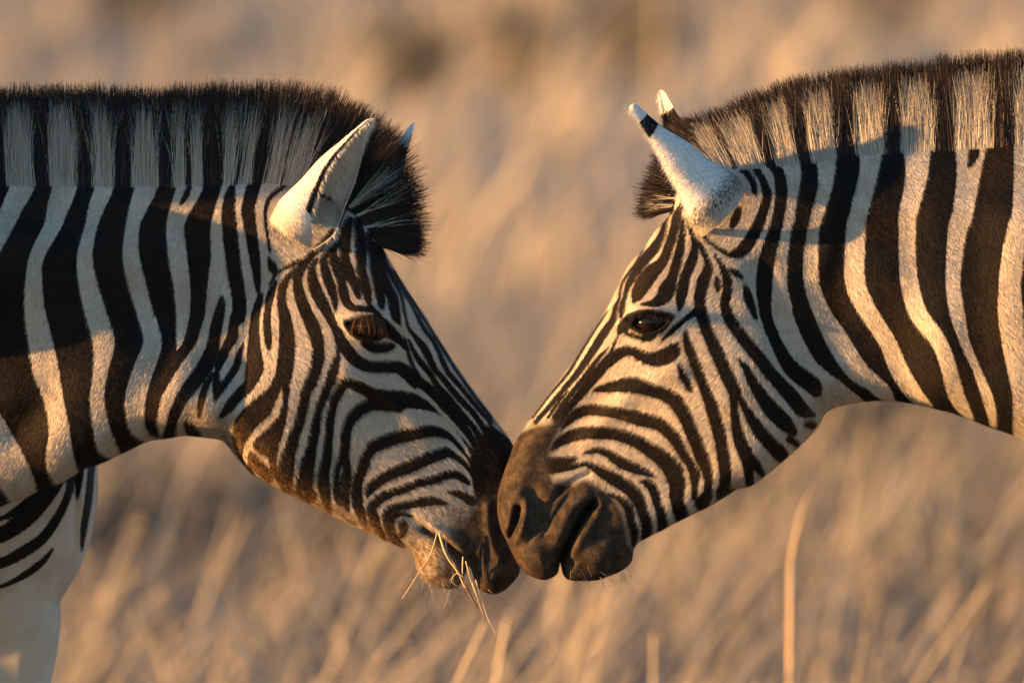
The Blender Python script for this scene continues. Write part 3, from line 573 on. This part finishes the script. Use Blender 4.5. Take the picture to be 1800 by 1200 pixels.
def trunk(origin, heading, neck_end, fore=None):
    """barrel, legs and tail behind the detailed neck; local x runs forwards"""
    hx, hy = heading; ox, oy = origin
    def W(x, y, z): return np.array([ox + x * hx - y * hy, oy + x * hy + y * hx, z])
    caps = [(W(.02, 0, .97), W(-.55, 0, .95), .25, .31), (W(-.55, 0, .95), W(-1.1, 0, 1.0), .31, .27), (W(-.15, 0, 1.2), W(-1.1, 0, 1.17), .12, .12),
            (W(-.3, 0, 1.22), W(-.75, 0, 1.2), .15, .12)] + [(np.array(e), W(*t), re, rt) for (e, re), (t, rt) in zip(neck_end, (((-.34, 0, 1.2), .17), ((-.28, 0, 1.06), .25), ((-.12, 0, .9), .23)))]
    for s in (-1, 1):
        fx, fy = fore if fore else (0, 0)
        caps += [(W(-.05 + fx, s * .12 + fy, .98), W(-.02 + fx, s * .13 + fy, .74), .045 if fore else .15, .045 if fore else .095), (W(-.02 + fx, s * .13 + fy, .74), W(fx, s * .12 + fy, .42), .045 if fore else .085, .042 if fore else .045), (W(fx, s * .12 + fy, .42), W(fx, s * .12 + fy, .14), .042, .030), (W(fx, s * .12 + fy, .14), W(.035 + fx, s * .12 + fy, .05), .034, .046),
                 (W(-1.12, s * .11, 1.0), W(-1.02, s * .14, .74), .2, .12), (W(-1.05, s * .14, .76), W(-1.26, s * .13, .46), .11, .05), (W(-1.26, s * .13, .46), W(-1.2, s * .13, .15), .045, .032), (W(-1.2, s * .13, .15), W(-1.16, s * .13, .05), .036, .048)]
    caps += [(W(-1.34, 0, 1.13), W(-1.45, 0, .95), .04, .03), (W(-1.45, 0, .95), W(-1.47, 0, .5), .03, .035)]
    P, Q = capsule_body(caps, 0.014)
    lx = (P[:, 0] - ox) * hx + (P[:, 1] - oy) * hy; z = P[:, 2]
    lx2 = lx + 0.25 * np.clip(-lx - .75, 0, 1) * (z - 1.0) * 3
    s = 16 * np.sin(lx2 * 2 * math.pi / .125 + 0.6 * np.sin(z * 9)) - 30 * np.clip((.78 - z) / .12, 0, 1)
    s = np.where(z < .07, 20, np.clip(s, -20, 20))
    return P, Q, s

def ear_mesh(base, tip, wid, open_dir, y_base, y_tip, nl=40, na=28, thick=3.0, droop=0.0, arc=(175, 140, 108, 80), flat=.85, prof_t=((0, .15, .26, .36, .54, .66, .73, .82, .91, .97, 1), (.92, .98, .88, .78, .68, .54, .44, .33, .22, .14, .05))):
    """cupped ear in photo pixels; returns world verts, quads, (s, a, inner)"""
    B = np.array([base[0], y_base, -base[1]], float); Tp = np.array([tip[0], y_tip, -tip[1]], float)
    ax = (Tp - B); L = np.linalg.norm(ax); ax /= L
    o = np.array(open_dir, float); o -= ax * (o @ ax); o /= np.linalg.norm(o); c = np.cross(ax, o)
    sv = np.linspace(0, 1, nl + 1); V = []; info = []
    for inner in (0, 1):
        for s in sv:
            prof = np.interp(s, *prof_t) * wid / 2 - inner * thick * (1 if s < .96 else .3)
            A = math.radians(np.interp(s, [0, .2, .55, 1], arc))
            cen = B + ax * (L * s) + o * (droop * s * s)
            for a in np.linspace(-A, A, na + 1):
                V.append(cen + prof * (math.sin(a) * c * 1.0 - math.cos(a) * o * flat)); info.append((s, a / A, inner))
    V = np.array(V); n = (nl + 1) * (na + 1); Q = []
    idx = lambda k, i, j: k * n + i * (na + 1) + j
    for i in range(nl):
        for j in range(na):
            Q.append((idx(0, i, j), idx(0, i, j + 1), idx(0, i + 1, j + 1), idx(0, i + 1, j))); Q.append((idx(1, i, j), idx(1, i + 1, j), idx(1, i + 1, j + 1), idx(1, i, j + 1)))
        for j in (0, na): Q.append((idx(0, i, j), idx(0, i + 1, j), idx(1, i + 1, j), idx(1, i, j)))
    for j in range(na): Q.append((idx(0, nl, j), idx(0, nl, j + 1), idx(1, nl, j + 1), idx(1, nl, j)))
    Q = np.array(Q); info = np.array(info)
    nq = np.cross(V[Q[:, 1]] - V[Q[:, 0]], V[Q[:, 3]] - V[Q[:, 0]])
    outq = np.repeat(sv, na + 1)[Q[:, 0] % n][:, None] * L * ax + B
    dots = ((V[Q].mean(1) - outq) * nq).sum(1) * np.where(info[Q].mean(1)[:, 2] < .3, 1, -1)
    # the (u, y, -v) frame maps to world without mirroring, so plain winding holds
    if np.median(dots) < 0: Q = Q[:, ::-1].copy()
    return V, Q, info

def build_zebra(left):
    y0 = 0.045 if left else -0.045
    out, thk, rel, marks = (L_OUT, L_THK, L_REL, L_MARK) if left else (R_OUT, R_THK, R_REL, R_MARK)
    eye, nose, tans = (L_EYE, L_NOSE, L_TAN) if left else (R_EYE, R_NOSE, R_TAN)
    u0, u1, v0, v1 = (-340, 960, 270, 1100) if left else (840, 2140, 180, 1060)
    GS = 1.5
    H2, U, V = inflate(np.array(out, float), thk, rel, np.array(eye, float), u0, u1, v0, v1, GS)
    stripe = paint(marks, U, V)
    muz = np.clip(poly_sdf(nose, U, V) / (30 if left else 16) + 0.5, 0, 1); tan = soft_strokes(tans, U, V)
    # markings were read on the near surface, which stands closer to the lens than the outline plane
    kf = (DIST + y0 - 0.07) / (DIST + y0)
    def marks_at(grid, u, v):
        return sample(grid, u0, v0, GS, 900 + (u - 900) / kf, 600 + (v - 600) / kf)
    near_frame = (-60, 960) if left else (840, 1860)
    u, v, yp, Q = box_field(u0 + 4, u1 - 4, v0 + 4, v1 - 4, 232, 2.6, H2, u0, v0, GS, y0)
    P = np.stack([pu(u, y0), y0 + yp * S, pv(v, y0)], 1)
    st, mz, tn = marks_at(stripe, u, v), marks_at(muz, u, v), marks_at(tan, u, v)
    verts, faces, A = [P], [Q], {"stripe": [st], "muzzle": [mz], "tan": [tn], "pure": [0 * st]}
    cnt = len(P)
    def add(Pn, Qn, s_, m_=None, t_=None, p_=0.0):
        nonlocal cnt
        verts.append(Pn); faces.append(Qn + cnt); cnt += len(Pn)
        A["stripe"].append(s_); A["pure"].append(np.zeros(len(Pn)) + p_); A["muzzle"].append(np.zeros(len(Pn)) if m_ is None else m_); A["tan"].append(np.zeros(len(Pn)) if t_ is None else t_)
    # ears
    def head_h(u, v): return np.sqrt(np.maximum(sample(H2, u0, v0, GS, u, v), 0))
    if left: ears = [((522, 414), (656, 211), 128, (.74, -.70, -.2), -62, -96), ((640, 420), (727, 214), 80, (.8, .45, -.3), 62, 80)]
    else:    ears = [((1270, 374), (1103, 190), 136, (-.56, .78, -.25), -82, -128), ((1225, 330), (1157, 158), 112, (-.45, -.85, -.2), 62, 84)]
    ear_pts = []
    for k, (b, t, w, od, yb, yt) in enumerate(ears):
        EV, EQ, inf = ear_mesh(b, t, w, od, yb, yt) if left else ear_mesh(b, t, w, od, yb, yt, arc=(150, 92, 78, 70), flat=.62, prof_t=((0, .13, .22, .33, .5, .61, .72, .87, .97, 1), (.95, .98, .84, .72, .60, .46, .30, .20, .15, .06)), droop=-8)
        Pw = np.stack([pu(EV[:, 0], y0), y0 + EV[:, 1] * S, pv(-EV[:, 2], y0)], 1)
        if (k == 0) == left: EQ = EQ
        s, a, inner = inf.T
        nz = np.sin(s * 37 + a * 5) * 3 + np.sin(s * 23 - a * 11) * 2
        if left:
            es = np.where(inner > 0, -9 + 8.6 * np.exp(-((a) / .45) ** 2) * np.clip((.62 - s) / .15, 0, 1), -12 + 22 * np.clip((np.abs(a) - .86) / .1, 0, 1) * ((s > .2) & (s < .92)))
            if k == 1: es = np.where((s > .55) & (s < .8) & (inner < 1), 8, es)
        else:
            es = -12 + 20 * np.exp(-((s - (.82 if k == 0 else .72)) / (.07 if k == 0 else .10)) ** 2) * ((inner < 1) | (k == 1)) + 6 * np.exp(-((s - .64) / .14) ** 2) * (k == 0) * np.clip(a * 2, 0, 1)
            es = np.where((inner < 1) & (k == 0), np.maximum(es, -3.4 + 2.4 * np.exp(-((s - .12) / .12) ** 2) - 14 * np.clip((s - .32) / .1, 0, 1) - 4 * np.exp(-((s - .36) / .08) ** 2)), es)
        add(Pw, EQ, es, None, 0 * s, np.clip((s - .05) / .15, 0, 1) * .9)
        ear_pts.append((Pw, EQ, es, inner))
    # shoulder, barrel, legs
    if left:
        cu0, cu1, cv0, cv1 = -420, 200, 640, 1500
        c_out = np.array([(-400,660),(-100,660),(60,680),(130,730),(165,800),(172,840),(170,885),(162,935),(142,995),(116,1040),(106,1060),(107,1090),(100,1150),(90,1200),(82,1300),(76,1420),(70,1490),(-60,1490),(-66,1420),(-80,1250),(-100,1130),(-160,1080),(-400,1060)], float)
        c_thk = [(-380,750,230,150),(-380,950,230,150),(-200,750,225,150),(-200,950,215,140),(0,760,190,120),(0,900,185,110),(60,900,165,90),(120,780,130,80),(150,860,105,50),(120,960,110,60),(90,1040,100,60),(0,1000,160,90),(20,1100,90,70),(20,1250,66,60),(10,1450,52,60)]
        c_rel = [([(136,830),(136,900),(132,970),(100,1030)], 7, -13), ([(152,880)], 14, 6), ([(90,960),(40,1040)], 26, 6), ([(0,1060),(60,1010)], 10, -7)]
        CH2, CU, CV = inflate(c_out, c_thk, c_rel, None, cu0, cu1, cv0, cv1, 3.0, 60)
        cy = 0.36
        u2, v2, y2, Q2 = box_field(cu0 + 6, cu1 - 6, cv0 + 6, cv1 - 6, 240, 5.0, CH2, cu0, cv0, 3.0, cy)
        cs = paint(C_MARK, CU, CV); kc = (DIST + cy - .12) / (DIST + cy)
        add(np.stack([pu(u2, cy), cy + y2 * S, pv(v2, cy)], 1), Q2, sample(cs, cu0, cv0, 3.0, 900 + (u2 - 900) / kc, 600 + (v2 - 600) / kc))
        Pt, Qt, s_t = trunk((-1.16, .46), (.985, .17), [((pu(-285.), y0, pv(440.)), .15), ((pu(-285.), y0 + .08, pv(640.)), .125), ((pu(-290.), y0 + .10, pv(880.)), .11)], (.43, -.05))
        add(Pt, Qt, s_t)
    else:
        Pt, Qt, s_t = trunk((1.22, .03), (-.985, -.17), [((pu(2095.), y0, pv(360.)), .135), ((pu(2085.), y0, pv(560.)), .18), ((pu(2095.), y0, pv(780.)), .15)])
        add(Pt, Qt, s_t)
    root = bpy.data.objects.new("zebra", None); col.objects.link(root)
    root.location = (-1.16, .46, 0) if left else (1.22, .03, 0)
    off = np.array(root.location)
    AA = {k: np.concatenate(a) for k, a in A.items()}
    P_all = np.concatenate(verts)
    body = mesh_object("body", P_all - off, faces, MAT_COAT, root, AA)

    # --- short coat hair over head, neck and ears
    tri_src = [Q] + [faces[1 + k] for k in range(2)]
    QQ = np.concatenate(tri_src)
    c = P_all[QQ].mean(1); nrm = np.cross(P_all[QQ[:, 1]] - P_all[QQ[:, 0]], P_all[QQ[:, 3]] - P_all[QQ[:, 0]])
    area = np.linalg.norm(nrm, axis=1)
    vn = np.zeros_like(P_all)
    for k in range(4): np.add.at(vn, QQ[:, k], nrm)
    vn /= np.linalg.norm(vn, axis=1, keepdims=True) + 1e-12
    fu = 900 + c[:, 0] / S
    w = area * np.where((fu > near_frame[0]) & (fu < near_frame[1]), 1.0, 0.12) * np.where(c[:, 1] < y0 + .02, 1.0, .45) 
    NF = 400000
    pick = rng.choice(len(QQ), NF, p=w / w.sum())
    ra, rb = rng.random(NF), rng.random(NF)
    wts = np.stack([(1 - ra) * (1 - rb), ra * (1 - rb), ra * rb, (1 - ra) * rb], 1)
    fq = QQ[pick]
    rp = (P_all[fq] * wts[..., None]).sum(1); rn = (vn[fq] * wts[..., None]).sum(1); rn /= np.linalg.norm(rn, axis=1, keepdims=True) + 1e-9
    fs = {k: (AA[k][fq] * wts).sum(1) for k in AA}
    # hair lies back from the brow down the face and back along the neck
    m = 1 if left else -1
    ru = 900 + rp[:, 0] / S; rv_ = 600 - (rp[:, 2] - ZC) / S
    headw = np.clip(((ru - 420) if left else (1380 - ru)) / 120, 0, 1)
    flow = np.stack([m * (headw * .55 - (1 - headw) * .35), 0 * ru, -(headw * .75 + (1 - headw) * .9)], 1)
    flow = flow - rn * (flow * rn).sum(1, keepdims=True); flow /= np.linalg.norm(flow, axis=1, keepdims=True) + 1e-9
    is_ear = pick >= len(Q); inn = np.concatenate([np.zeros(len(P))] + [e[3] for e in ear_pts] + [np.zeros(len(P_all))])[fq[:, 0]] > .5
    ln = np.where(fs["muzzle"] > .5, .0022, np.where(inn, .011, np.where(is_ear, .0045, .0072))) * rng.uniform(.6, 1.25, NF)
    dv = flow + rn * rng.uniform(.10, .34, NF)[:, None] + rng.normal(0, .13, (NF, 3))
    dv /= np.linalg.norm(dv, axis=1, keepdims=True)
    sd = np.cross(dv, rn); sd /= np.linalg.norm(sd, axis=1, keepdims=True) + 1e-9
    wd = (rng.uniform(.00035, .0007, NF))[:, None] * .5
    FV = np.stack([rp - sd * wd, rp + sd * wd, rp + dv * ln[:, None]], 1).reshape(-1, 3)
    fur = mesh_object("coat_hair", FV - off, np.arange(NF * 3).reshape(-1, 3), MAT_FUR, root,
                      {**{k: np.repeat(fs[k], 3) for k in fs}, "rnd": np.repeat(rng.random(NF), 3)})
    nn = np.repeat(rn + 0.2 * rng.normal(size=(NF, 3)) , 3, axis=0); nn /= np.linalg.norm(nn, axis=1, keepdims=True)
    fur.data.normals_split_custom_set_from_vertices(nn.astype(np.float32))
    tag(fur, kind="stuff")

    # --- mane: upright crest hair; outer rows follow the stripes, the long core is dark
    if left:
        crest = catmull([(-330,322,20,120,0),(-240,322,110,108,0),(-150,322,168,98,0),(-80,322,172,95,0),(0,324,168,94,0),(150,326,172,92,0),(300,326,172,91,0),(400,322,172,87,0),(470,318,174,80,0),(530,328,176,70,0),(575,345,168,58,0),(610,362,150,42,0),(632,385,120,22,0),(648,410,100,4,0),(662,432,82,-10,0)], 6)
        pale = [(14,62,-6),(90,138,-4),(163,202,-9),(233,279,-4),(305,328,0),(338,358,2),(392,412,2),(420,444,3),(464,492,6),(498,532,14)]
        fpale = [(612.5,617),(626,629.5),(641,643)]
    else:
        crest = catmull([(2130,232,20,60,0),(2050,236,100,74,0),(1970,240,155,84,0),(1900,244,160,88,0),(1800,252,158,90,0),(1700,260,160,91,0),(1600,266,154,92,0),(1500,272,146,95,0),(1430,284,146,100,0),(1360,290,130,106,0),(1300,296,110,116,0),(1255,282,84,128,0),(1225,266,62,138,0),(1205,300,54,150,0),(1190,340,58,170,0),(1178,372,56,190,0)], 6)
        pale = [(1250,1290,0),(1299,1343,0),(1364,1404,0),(1428,1472,0),(1505,1557,0),(1583,1641,0),(1674,1744,0),(1782,1836,0),(1900,1950,0),(2010,2070,0)]
        fpale = [(1180.5,1183),(1186,1187.5)]
    seg = np.hypot(*np.diff(crest[:, :2], axis=0).T); cum = np.concatenate([[0], np.cumsum(seg)])
    NM = 36000
    q = rng.random(NM) * cum[-1]
    fr = lambda k: np.interp(q, cum, crest[:, k])
    mu, mv, ml, ma = fr(0), fr(1), fr(2), np.radians(fr(3))
    layer = rng.random(NM)                                   # 0 = outer rows, 1 = core
    side = np.where(rng.random(NM) < .68, -1.0, 1.0)
    isout = layer < .55
    half = np.where(isout, rng.uniform(.72, 1.0, NM), rng.uniform(0, .75, NM)) * 26
    fore = np.clip(((mu - 585) / 30) if left else ((1222 - mu) / 16), 0, 1) * (mv > (345 if left else 285))
    half = half * (1 + .6 * fore)
    rise = np.where(isout, 0, (26 - half) * .9)
    dvr = np.where(isout & (fore < .2), rng.uniform(-20, 8, NM), 0); surf = head_h(mu, mv + dvr)
    ryp = side * np.where(isout & (fore < .2), np.maximum(surf - 1, 10), half)
    p0 = np.stack([pu(mu + np.cos(ma) * rise, y0), y0 + ryp * S, pv(mv + dvr - np.sin(ma) * rise, y0)], 1)
    white = np.zeros(NM); 
    for a, b, _ in pale: white = np.maximum(white, ((mu > a + rng.normal(0, 2.0, NM)) & (mu < b + rng.normal(0, 2.0, NM))).astype(float))
    for a, b in fpale: white = np.where(fore > .3, np.maximum(white, (mu > a) & (mu < b)), white)
    white = np.where(isout, white, 0)
    jit = rng.normal(0, 1, NM)
    clumpu = np.round(mu / 9) * 9
    clj = np.sin(clumpu * 12.9898) * 43758.5; clj = clj - np.floor(clj) - .5
    Lr = ml * np.where(isout, np.where(white > 0, rng.uniform(.50, .80, NM) + .10 * clj, rng.uniform(.65, .95, NM)), rng.uniform(.84, 1.0, NM) + .08 * clj) - rise * .6
    an = ma + jit * .05 + clj * .10 + fore * rng.normal(0, .10, NM)
    dv = np.stack([np.cos(an), -side * np.where(isout & (fore < .2), .5 * np.abs(ryp) / np.maximum(ml, 40), .03) + rng.normal(0, .035, NM), np.sin(an)], 1)
    bend = np.stack([rng.normal(0, .006, NM) + clj * .004, rng.normal(0, .004, NM), rng.normal(0, .003, NM)], 1)
    face = np.stack([rng.normal(0, .35, NM), side, rng.normal(0, .2, NM)], 1)
    MV, MQ, sid, ff = ribbons(p0 - off, dv, Lr * S, np.where(white > 0, .0009, .0011) * rng.uniform(.7, 1.3, NM), 5, bend, .22, face)
    tipdark = np.clip((ff - .88) / .12, 0, 1)
    prn = rng.random(NM)[sid]
    mo = mesh_object("mane", MV, MQ, MAT_HAIR, root, {"pale": white[sid] * (1 - .5 * tipdark), "rnd": prn})

    hn = np.stack([rng.normal(0, .25, NM) - .15, side + rng.normal(0, .25, NM), rng.normal(.15, .2, NM)], 1)[sid]
    mo.data.normals_split_custom_set_from_vertices((hn / np.linalg.norm(hn, axis=1, keepdims=True)).astype(np.float32))

    # --- eyes, lashes
    ec = np.array(eye, float).mean(0)
    hh = float(head_h(ec[0], ec[1] - 26)); R_E = 29
    for sgn in (-1, 1):
        me = bpy.data.meshes.new("eye")
        bm = bmesh.new(); bmesh.ops.create_uvsphere(bm, u_segments=32, v_segments=20, radius=R_E * S); bm.to_mesh(me); bm.free()
        for p in me.polygons: p.use_smooth = True
        me.materials.append(MAT_EYE)
        eo = bpy.data.objects.new("eye", me); col.objects.link(eo); eo.parent = root
        eo.location = Vector((float(pu(ec[0] + (2 if left else 0), y0)), y0 + sgn * (hh - R_E + 3.0) * S, float(pv(ec[1] + 2, y0)))) - Vector(off)
    nl_ = 260
    t = rng.random(nl_)
    if left: lu = 622 + 56 * t; lv = 563 - 9 * np.sin(t * math.pi); ll = 17 + 17 * rng.random(nl_); dirn = np.stack([.3 * (t - .5) + rng.normal(0, .22, nl_), np.full(nl_, -.45), -np.ones(nl_)], 1)
    else:    lu = 1098 + 74 * t; lv = 562 - 12 * np.sin(t * math.pi) - 4 * t; ll = 9 + 8 * rng.random(nl_); dirn = np.stack([-.9 + .7 * t + rng.normal(0, .2, nl_), np.full(nl_, -.9), -.5 + rng.normal(0, .15, nl_)], 1)
    for sgn in (1, -1):
        hp = head_h(lu, lv - 4) + 1
        p0 = np.stack([pu(lu, y0), y0 - sgn * hp * S, pv(lv, y0)], 1) - off
        d2 = dirn.copy(); d2[:, 1] *= sgn
        b2 = np.zeros((nl_, 3)); b2[:, 1] = sgn * .006; b2[:, 2] = -.003
        V_, Q_, sid, ff = ribbons(p0, d2, ll * S, np.full(nl_, .00055), 4, b2, .3)
        tag(mesh_object("eyelashes", V_, Q_, MAT_LASH if left else MAT_HAIR, root, {"pale": ff * 0, "rnd": rng.random(nl_)[sid] * .9}), kind="stuff")
    # --- whiskers
    nw = 70
    if left: wu, wv = rng.uniform(735, 815, nw), rng.uniform(975, 1024, nw); wd_ = np.stack([rng.normal(-.15, .4, nw), rng.normal(-.3, .4, nw), -np.ones(nw)], 1)
    else:    wu, wv = rng.uniform(1000, 1112, nw), rng.uniform(970, 1012, nw); wd_ = np.stack([rng.normal(.5, .4, nw), rng.normal(-.3, .4, nw), -rng.random(nw)], 1)
    p0 = np.stack([pu(wu, y0), y0 - head_h(wu, wv) * S * rng.uniform(-.9, 1, nw), pv(wv, y0)], 1) - off
    V_, Q_, sid, ff = ribbons(p0, wd_, rng.uniform(.015, .045, nw), np.full(nw, .0006), 5, np.stack([rng.normal(0, .01, nw), 0 * wu, -.008 + 0 * wu], 1), .3)
    mesh_object("whiskers", V_, Q_, MAT_HAIR, root, {"pale": np.where(rng.random(nw) < .6, .8, 0)[sid], "rnd": rng.random(nw)[sid]})
    return root

def shade_zebra():
    """an added zebra outside the frame on the sun's side; its head and neck shade the left mane"""
    hx, hy, ox, oy = -0.05, -0.999, -1.98, 0.42
    W = lambda x, y, z: np.array([ox + x * hx - y * hy, oy + x * hy + y * hx, z])
    caps = [(W(.02, 0, .97), W(-.55, 0, .95), .25, .31), (W(-.55, 0, .95), W(-1.1, 0, 1.0), .31, .27), (W(-.15, 0, 1.2), W(-1.1, 0, 1.17), .12, .12),
            (W(-.12, 0, 1.16), W(.22, 0, 1.46), .22, .13), (W(.2, 0, 1.46), W(.34, 0, 1.59), .13, .12), (W(.34, 0, 1.60), W(.64, 0, 1.55), .12, .09), (W(.4, 0, 1.50), W(.62, 0, 1.46), .085, .055), (W(.64, 0, 1.55), W(.68, 0, 1.52), .09, .08)]
    for s in (-1, 1):
        caps += [(W(.33, s * .08, 1.69), W(.30, s * .11, 1.84), .035, .012), (W(-.05, s * .12, .98), W(-.02, s * .13, .74), .15, .095), (W(-.02, s * .13, .74), W(0, s * .12, .42), .085, .045), (W(0, s * .12, .42), W(0, s * .12, .14), .042, .030), (W(0, s * .12, .14), W(.035, s * .12, .05), .034, .046),
                 (W(-1.12, s * .11, 1.0), W(-1.02, s * .14, .74), .2, .12), (W(-1.05, s * .14, .76), W(-1.26, s * .13, .46), .11, .05), (W(-1.26, s * .13, .46), W(-1.2, s * .13, .15), .045, .032), (W(-1.2, s * .13, .15), W(-1.16, s * .13, .05), .036, .048)]
    P, Q = capsule_body(caps, 0.014)
    lx = (P[:, 0] - ox) * hx + (P[:, 1] - oy) * hy; z = P[:, 2]
    s = np.clip(16 * np.sin((lx + .3 * (z - 1.2) * (lx > 0)) * 2 * math.pi / .11 + .6 * np.sin(z * 9)) - 30 * np.clip((.78 - z) / .12, 0, 1), -20, 20)
    root = bpy.data.objects.new("zebra", None); col.objects.link(root); root.location = (ox, oy, 0)  # unseen zebra, added to cast shade on the left mane
    off = np.array(root.location)
    mesh_object("body", P - off, Q, MAT_COAT, root, {"stripe": np.where(z < .07, 20, s), "muzzle": np.clip((lx - .62) / .05, 0, 1), "tan": 0 * z})
    n = 5000; t = rng.random(n); p0 = np.stack([W(-.14 + .5 * a_, 0, 1.36 + .30 * a_) for a_ in t]) + rng.normal(0, .008, (n, 3))
    V_, Q_, sid, ff = ribbons(p0 - off, np.stack([rng.normal(0, .08, n), .25 + rng.normal(0, .08, n), np.ones(n)], 1), rng.uniform(.09, .13, n), np.full(n, .0015), 3)
    mesh_object("mane", V_, Q_, MAT_HAIR, root, {"pale": (np.sin(t * 60) > .1).astype(float)[sid] * (ff < .7), "rnd": rng.random(n)[sid]})
    for sg in (-1, 1):
        bm = bmesh.new(); bmesh.ops.create_uvsphere(bm, u_segments=16, v_segments=10, radius=.024); me = bpy.data.meshes.new("eye"); bm.to_mesh(me); bm.free(); me.materials.append(MAT_EYE)
        eo = bpy.data.objects.new("eye", me); col.objects.link(eo); eo.parent = root; eo.location = Vector(W(.46, sg * .094, 1.62)) - Vector(off)
    tag(root, "unseen third zebra, added to shade the mane of the grass chewing zebra", "zebra")

M = NT("eyelash"); M.link(M.mix(M.attr("rnd"), (0.012, 0.007, 0.004), (0.13, 0.062, 0.02)), M.b.inputs["Base Color"]); MAT_LASH = M.m
zl = build_zebra(True)
tag(zl, "zebra with dry grass stalks in its closed mouth, its eye almost shut", "zebra", "zebras touching noses")
zr = build_zebra(False)
tag(zr, "zebra with open dark eye and parted lips, its nose bare of grass", "zebra", "zebras touching noses")

shade_zebra()

# ------------------------------------------------------------------ grass held in the left zebra's mouth, tall stalk behind
STALKS = [([(768,936),(764,952),(755,977),(738,1003),(718,1035),(707,1051)],1.9,"long pale straw curving down in front of the bearded chin"),
 ([(772,936),(781,966),(790,984),(803,1002),(812,1020),(817,1032)],4.6,"broad folded grass blade hanging from the mouth corner"),
 ([(783,946),(786,970),(798,990),(812,1016)],2.4,"thin straw lying along the broad folded blade"),
 ([(814,1014),(803,1007),(793,1020),(806,1030),(820,1034)],1.4,"fine straw bent into a small loop below the lips"),
 ([(814,978),(813,1000),(814,1020)],2.6,"short golden straw upright between the lips"),
 ([(819,986),(826,1014),(837,1046)],2.4,"greenish straw slanting out from between the lips"),
 ([(818,1028),(828,1048),(839,1067)],5.4,"stubby brown twig end poking below the lips"),
 ([(836,1018),(846,1050),(857,1085),(873,1118)],1.8,"longest pale straw hanging far below the upper lip"),
 ([(830,1022),(841,1056),(851,1086)],1.6,"thin pale straw hanging beside the longest straw"),
 ([(858,1036),(890,1058),(930,1078)],1.2,"fine dark straw slanting away beneath the upper lip"),
 ([(840,1040),(878,1084),(907,1104)],1.0,"hair thin dark straw below the twig end")]
M = NT("brown_straw"); M.link(M.mix(M.noise(60), (0.10, 0.06, 0.035), (0.26, 0.17, 0.09)), M.b.inputs["Base Color"]); MAT_BROWN = M.m
for k, (pts, w, lab) in enumerate(STALKS):
    p = catmull([(a, b) for a, b in pts], 5); n = len(p); t = np.linspace(0, 1, n)
    yy = 0.045 - (70 - k % 4) * S * (1.0 - .2 * t)
    V_, Q_, T_ = tube(np.stack([pu(p[:, 0], yy), yy, pv(p[:, 1], yy)], 1), w * S * .5 * (1.1 - .45 * t), 6)
    o = mesh_object("grass_stalk", V_, [Q_, T_], MAT_BROWN if k in (6, 9, 10) else MAT_STRAW)
    tag(o, lab, "grass stalk", "grass stalks held in the zebra's mouth")
yy = 2.6; sx = float(pu(1390, yy)); gz = float(ground_z(sx, yy)); zt = float(pv(985, yy))
z = np.linspace(gz - .02, zt, 9); V_, Q_, T_ = tube(np.stack([sx + float(pu(1391, yy)) * 0 - .006 + .007 * (z - gz) / (zt - gz), yy + 0 * z, z], 1), np.linspace(.0065, .0048, 9), 7)
z2 = np.array([(1391,987),(1394,965),(1402,930),(1414,885),(1428,850)], float)
W_, R_, X_ = tube(np.stack([pu(z2[:, 0], yy), np.full(5, yy), pv(z2[:, 1], yy)], 1), np.array([.004, .0036, .003, .002, .001]), 6)
st_root = bpy.data.objects.new("tall_grass_stalk", None); col.objects.link(st_root); st_root.location = (sx, yy, gz)
o_ = np.array(st_root.location)
mesh_object("stem", V_ - o_, [Q_, T_], MAT_STRAW, st_root); mesh_object("leaf_blade", W_ - o_, [R_, X_], MAT_STRAW, st_root)
tag(st_root, "tall pale grass stalk with bent tip standing alone behind the right zebra's throat", "grass stalk")
